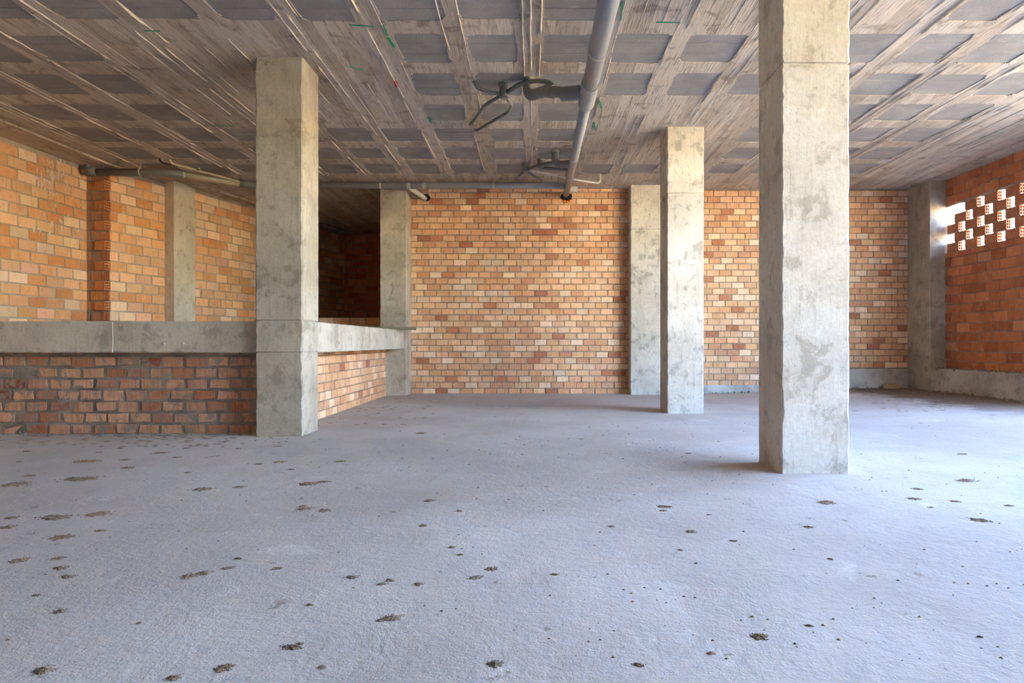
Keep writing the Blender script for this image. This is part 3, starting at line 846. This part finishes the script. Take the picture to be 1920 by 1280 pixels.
# second group, close to the back wall
as2 = empty('waste_branch', (-.127, 10.8, 3.93)); OFF2 = -Vector(as2.location)
tag(as2, 'small cluster of trap pots and pipes near the back wall, left of the drain', 'waste pipes')
def s2(o): o.location = OFF2; return o
j2 = main_at(9.9)
s2(pipe('soil_pipe', [j2, Vector((.345,10.05,3.82)), Vector((.345,10.1,CEIL))], .058, M['pvc_dark'], as2, .12))
s2(ring('ceiling_collar', Vector((.345,10.1,CEIL-.02)), (0,0,1), .068, .04, M['pvc_dark'], as2))
for (x, y) in ((-.127,10.8), (.133,10.58)):
    ring('pot_rim', Vector((x,y,4.045)), (0,0,1), .072, .03, M['pvc_dark'], s2(ring('trap_pot', Vector((x,y,3.985)), (0,0,1), .058, .15, M['pvc_dark'], as2)))
inlet([(-.10,10.78,3.95), (.14,10.5,3.96), (.35,10.2,3.90), (.5,10.0,3.84)], .027, as2, s2, 'outlet_pipe')
inlet([(.14,10.58,3.92), (.35,10.5,3.88), (.615,10.45,3.85)], .027, as2, s2, 'outlet_pipe')
inlet([(-.15,10.82,3.93), (-.26,11.1,3.92), (-.27,11.9,CEIL)], .021, as2, s2)
inlet([(-.10,10.85,3.93), (.05,11.2,3.92), (.13,11.9,CEIL)], .021, as2, s2)
inlet([(-.08,10.8,3.94), (.32,10.95,3.91), (.60,11.05,3.865), (1.19,11.3,3.835), (1.2,11.4,CEIL)], .017, as2, s2, 'feed_pipe', 'pvc_white')

# collector along the back, from the left pier to the drain
zc = 3.953
lp = empty('collector_pipe', (-2.7, 11.9, zc)); OFFL = -Vector(lp.location)
tag(lp, 'grey horizontal collector pipe crossing in front of the back wall top', 'drain pipe')
def sl(o): o.location = OFFL; return o
sl(pipe('pipe', [(-5.15,11.9,zc), (.40,11.9,zc), (.60,11.75,3.90)], .064, M['pvc'], lp, .12))
sl(pipe('elbow', [(-5.44,11.74,zc), (-5.25,11.88,zc), (-4.95,11.9,zc)], .070, M['pvc_dark'], lp, .15))
sl(pipe('pipe', [(-6.12,11.08,3.935), (-5.42,11.76,zc)], .060, M['pvc_tan'], lp))
sl(ring('coupling', Vector((-6.16,11.04,3.935)), (.7,.68,.01), .070, .16, M['pvc'], lp))
sl(pipe('pipe', [(-7.50,10.84,3.918), (-6.3,10.88,3.925), (-6.12,11.06,3.935)], .066, M['pvc_dark'], lp, .15))
sl(pipe('end_fitting', [(-7.66,10.80,3.93), (-7.45,10.82,3.918)], .074, M['pvc_dark'], lp))
sl(pipe('end_riser', [(-7.60,10.80,3.93), (-7.58,10.78,CEIL)], .045, M['pvc_dark'], lp))
for x in (-7.35, -6.72):
    hanger((x,10.855,3.92), .06, sl(ring('hanger_clamp', Vector((x,10.855,3.922)), (1,0,0), .070, .022, M['metal'], lp)), 'hanger_rod')
for x, w in ((-2.86,.03), (-.74,.03)):
    hanger((x,11.9,zc), .06, sl(ring('hanger_clamp', Vector((x,11.9,zc)), (1,0,0), .069, w, M['metal'], lp)), 'hanger_rod')
for x in (-2.33, -2.05): sl(ring('coupling', Vector((x,11.9,zc)), (1,0,0), .073, .07, M['pvc'], lp))
sl(ring('stub_cap', Vector((.76,12.1,3.935)), (1,0,0), .052, .16, M['pvc_white'], lp))
sl(pipe('wall_branch', [(-2.33,11.95,3.93), (-2.15,12.62,3.87)], .050, M['pvc_white'], lp))
wall_hole_plate(-2.13, 3.89, .085, .075, 'ragged black plate painting a dark hole beside the left pillar for a short pipe', 6)
o = pipe('thin_pipe', [(-6.07,10.58,CEIL), (-6.05,10.62,4.0), (-5.50,11.55,3.975), (-5.44,11.66,3.96)], .020, M['pvc_tan'], None, .05, 12)
tag(o, 'thin tan pipe slanting beside the collector on the left ceiling', 'pipe')
mb = MB(); q = px(373.5, 314, Y=11.12); mb.tube([q+Vector((0,0,-.03)), q+Vector((0,0,.0)), q+Vector((0,0,.05))], .016, 10); mb.build('yellow_valve', M['yellow'], o)
tag(pipe('thin_cable', [(-6.22,10.55,CEIL), (-6.2,10.6,4.01), (-5.86,10.95,3.995), (-5.80,11.0,4.0)], .010, M['black'], None, .05, 8), 'short black cable hanging beside the thin tan pipe', 'cable')
# pole lying on the side beam
pa, pb = px(684, 611.5, Y=11.2), px(778, 616.5, Y=11.75)
pa.z = pb.z = 1.24 + .027
tag(pipe('round_pole', [Vector((-2.98,11.0,pa.z)), Vector((-2.18,11.75,pa.z))], .026, M['wood']), 'dark greenish pole resting on the side beam, its end sticking out', 'pole')

# ------------------------------------------------------------------ dirt on the floor
t = NT('brown_dirt'); c = t.mix(t.ramp(t.noise(18,5,.7), .35, .65), (.27,.18,.11), (.38,.285,.20)); c = t.mix(t.ramp(t.noise(70,3,.7), .5,.7,0,.6), c, (.12,.085,.06))
M['dirt'] = t.done(c, t.bump(t.noise(45,5,.8), 1.0, .02), .97)
def clump_mesh(seed):
    """a thin ragged smear of soil with loose crumbs round it, about 2 units wide"""
    rnd = random.Random(seed); mb = MB(); n = 28
    for part in range(rnd.choice((1, 2, 2, 3))):
        cx, cy = (0, 0) if part == 0 else (rnd.uniform(-.6,.6), rnd.uniform(-.5,.5))
        sc = rnd.uniform(.62,.8) if part == 0 else rnd.uniform(.25,.5); v = []
        for q, (rr, hh) in enumerate(((1,-.25),(.86,.25),(.55,.7),(.22,1.0))):
            for k in range(n):
                a = 2*math.pi*k/n; u, w_ = math.cos(a), math.sin(a)
                w = 1 + .55*mnoise.noise((u*1.6+seed*5, w_*1.6, part)) + .40*mnoise.noise((u*5+seed, w_*5, 2+part)) + rnd.uniform(-.10,.10)
                v.append((cx + u*rr*w*sc, cy + w_*rr*w*sc, hh*rnd.uniform(.4,1.2)*(1 if part == 0 else .7)))
        mb.add(v, [(q*n+k, q*n+(k+1)%n, (q+1)*n+(k+1)%n, (q+1)*n+k) for q in range(3) for k in range(n)] + [tuple(3*n+k for k in range(n))])
    for i in range(26):
        a = rnd.uniform(0, 6.283); d = rnd.uniform(.5, 1.15); r_ = rnd.uniform(.03,.12)
        x, y = math.cos(a)*d, math.sin(a)*d
        mb.add([(x + math.cos(b)*r_*rnd.uniform(.6,1.5), y + math.sin(b)*r_*rnd.uniform(.6,1.3), -.25) for b in (0,1.25,2.5,3.75,5)] + [(x, y, rnd.uniform(.2,.8))], [(k, (k+1)%5, 5) for k in range(5)])
    return mb.mesh('dirt_clump', M['dirt'])
clumps = [clump_mesh(i) for i in range(8)]
# (x, y, width in px) of the clumps seen in the photograph
SPOTS = [(160,865,50),(235,862,22),(238,877,28),(150,898,78),(28,908,60),(55,892,26),(378,917,42),(450,913,24),(578,907,40),(608,903,26),(20,971,28),
 (105,970,70),(180,964,52),(14,988,34),(115,1007,54),(188,995,22),(35,1051,34),(110,1046,26),(112,1065,32),(127,1081,32),(67,1116,18),(112,1146,26),
 (355,1080,38),(385,1074,30),(428,1065,26),(447,1047,16),(518,1066,24),(660,1082,28),(570,954,36),(608,957,28),(568,949,20),(302,849,30),(350,840,14),(332,857,18),
 (637,865,26),(485,870,18),(522,866,28),(545,880,16),(260,1168,10),(85,1256,42),(420,1253,38),(548,1213,42),(562,1207,16),(326,1271,32),(602,1251,18),(580,1134,16),
 (225,840,14),(185,848,12),(446,841,12),(352,886,12),(50,846,20),(35,866,12),
 (715,1095,24),(731,1088,20),(784,1095,22),(737,1158,48),(715,1163,20),(892,1082,30),(920,1067,28),(1040,1077,18),(805,938,22),(793,985,18),(862,1040,16),(848,1026,16),
 (1245,950,30),(1243,957,18),(1296,997,26),(1375,1014,18),(1328,965,10),(1146,987,14),(1515,988,22),(1557,1048,12),(1550,942,36),(1745,951,14),(1720,917,24),
 (1805,851,22),(1810,901,50),(1835,975,44),(1712,935,28),(1838,1194,12),(1424,1194,34),(1517,1173,16),(927,1245,36),(1198,1247,26),(1332,1225,18),(860,958,14),
 (1290,850,14),(790,812,22),(800,940,14),(1090,823,10),(1275,1031,12),(1305,1056,8),(1890,948,20),(1790,940,22)]
named = {3: 'largest dark dirt patch on the left floor, before the parapet', 4: 'wide dark dirt patch cut by the left frame edge', 11: 'long flat dirt streak on the left floor below the large patch',
         22: 'brown dirt clump leading a short diagonal trail left of centre', 55: 'fluffy dirt clump in the lower middle of the floor', 82: 'curled dirt shred at the bottom centre of the floor'}
ci = 0
for i, (u, v_, w) in enumerate(SPOTS):
    p = px(u, v_, 0.0); p = px(u, v_, fz(p.x, p.y))
    if any(a < p.x < b and c_ < p.y < d_ for a, b, c_, d_ in ((1.85,2.46,4.8,5.4),)): continue
    o = link('dirt_clump', clumps[i % 8])
    s_ = w/2/F*p.y*1.05
    asp = R.uniform(.55, .95)
    o.location = (p.x, p.y, fz(p.x, p.y) + .001)
    o.scale = (s_, s_*asp, min(.012, .06*s_ + .003)); o.rotation_euler = (0, 0, R.uniform(-.5,.5))
    size = 'tiny' if w < 15 else 'small' if w < 23 else 'medium-sized' if w < 34 else 'large'
    form = 'flat' if asp < .75 else 'rounded'
    zone = ('in the left foreground' if u < 480 else 'in the middle foreground' if u < 1100 else 'in the right foreground') if v_ > 1130 else \
           ('on the left floor' if u < 320 else 'left of the floor centre' if u < 700 else 'at the floor centre' if u < 1130 else 'left of the nearest column' if u < 1420 else 'below the nearest column' if u < 1640 else 'near the right frame edge') if v_ > 925 else \
           ('near the parapet foot' if u < 480 else 'in front of the grey beam column' if u < 700 else 'before the side beam wall' if u < 900 else 'behind the centre of the floor' if u < 1420 else 'right of the nearest column')
    tag(o, named.get(i, f'{size} {form} brown dirt clump {zone}'), 'dirt', 'dirt clumps on the floor')
by_label = {}
for o in [q for q in COL.objects if q.name.startswith('dirt_clump')]: by_label.setdefault(o['label'], []).append(o)
ORD = ('leftmost', 'second from the left', 'third from the left', 'fourth from the left', 'fifth from the left')
for lab, obs in by_label.items():
    if len(obs) > 1:
        obs.sort(key=lambda o: o.location.x/o.location.y)
        for k, o in enumerate(obs): o['label'] = lab + ', ' + ('rightmost' if k == len(obs)-1 else ORD[min(k,4)]) + ' one'
# countless small crumbs
cr = MB()
for i in range(1000):
    y = 2.0 + 10.4*R.random()**1.3; x = R.uniform(-.85, .8)*y
    if x > 7.3 or x < -7.5 or (x < -2.7 and y > 6.9): continue
    if mnoise.noise((x*.6, y*.6, 4)) + R.uniform(-.3,.3) < -.1: continue
    r_ = R.uniform(.002, .007)*(1 + .09*y)
    z = fz(x, y); vs = [(x + math.cos(a)*r_*R.uniform(.6,1.6), y + math.sin(a)*r_*R.uniform(.6,1.2), z-.001) for a in (0,1.25,2.5,3.75,5)] + [(x, y, z + r_*.7)]
    cr.add(vs, [(k, (k+1)%5, 5) for k in range(5)])
# denser dirt below the parapet, by the pillar and along the right kerb
for i in range(420):
    q = R.random()
    if q < .45: x, y = R.uniform(-6.4,-2.4), 7.0 - .9*R.random()**1.6
    elif q < .6: x, y = R.uniform(-2.75,-1.4), R.uniform(7.6, 12.3)
    else: x, y = 7.35 - 3.2*R.random()**1.5, R.uniform(8.6, 12.4)
    r_ = R.uniform(.012, .045); z = fz(x, y)
    k7 = [2*math.pi*k/7 for k in range(7)]
    cr.add([(x + math.cos(a)*r_*R.uniform(.8,2.0), y + math.sin(a)*r_*R.uniform(.5,1.1), z-.002) for a in k7] + [(x, y, z + .006)], [(k, (k+1)%7, 7) for k in range(7)])
tag(cr.build('dirt_crumbs', M['dirt'], floor), kind='stuff')
# a small brick fragment by the corner pillar
mb = MB(); mb.add(*brick_geo(.26, .09, .11, R, .01))
o = mb.build('brick_fragment', BM['peach'][0]); p = px(1730-45, 722, Y=12.3)
o.location = (7.0, 12.36, fz(7.0,12.4)+.045); o.rotation_euler = (0, 0, math.pi + .12); o.color = (.50,.33,.2,1)
tag(o, 'loose dusty brick on the floor at the corner pillar', 'brick')
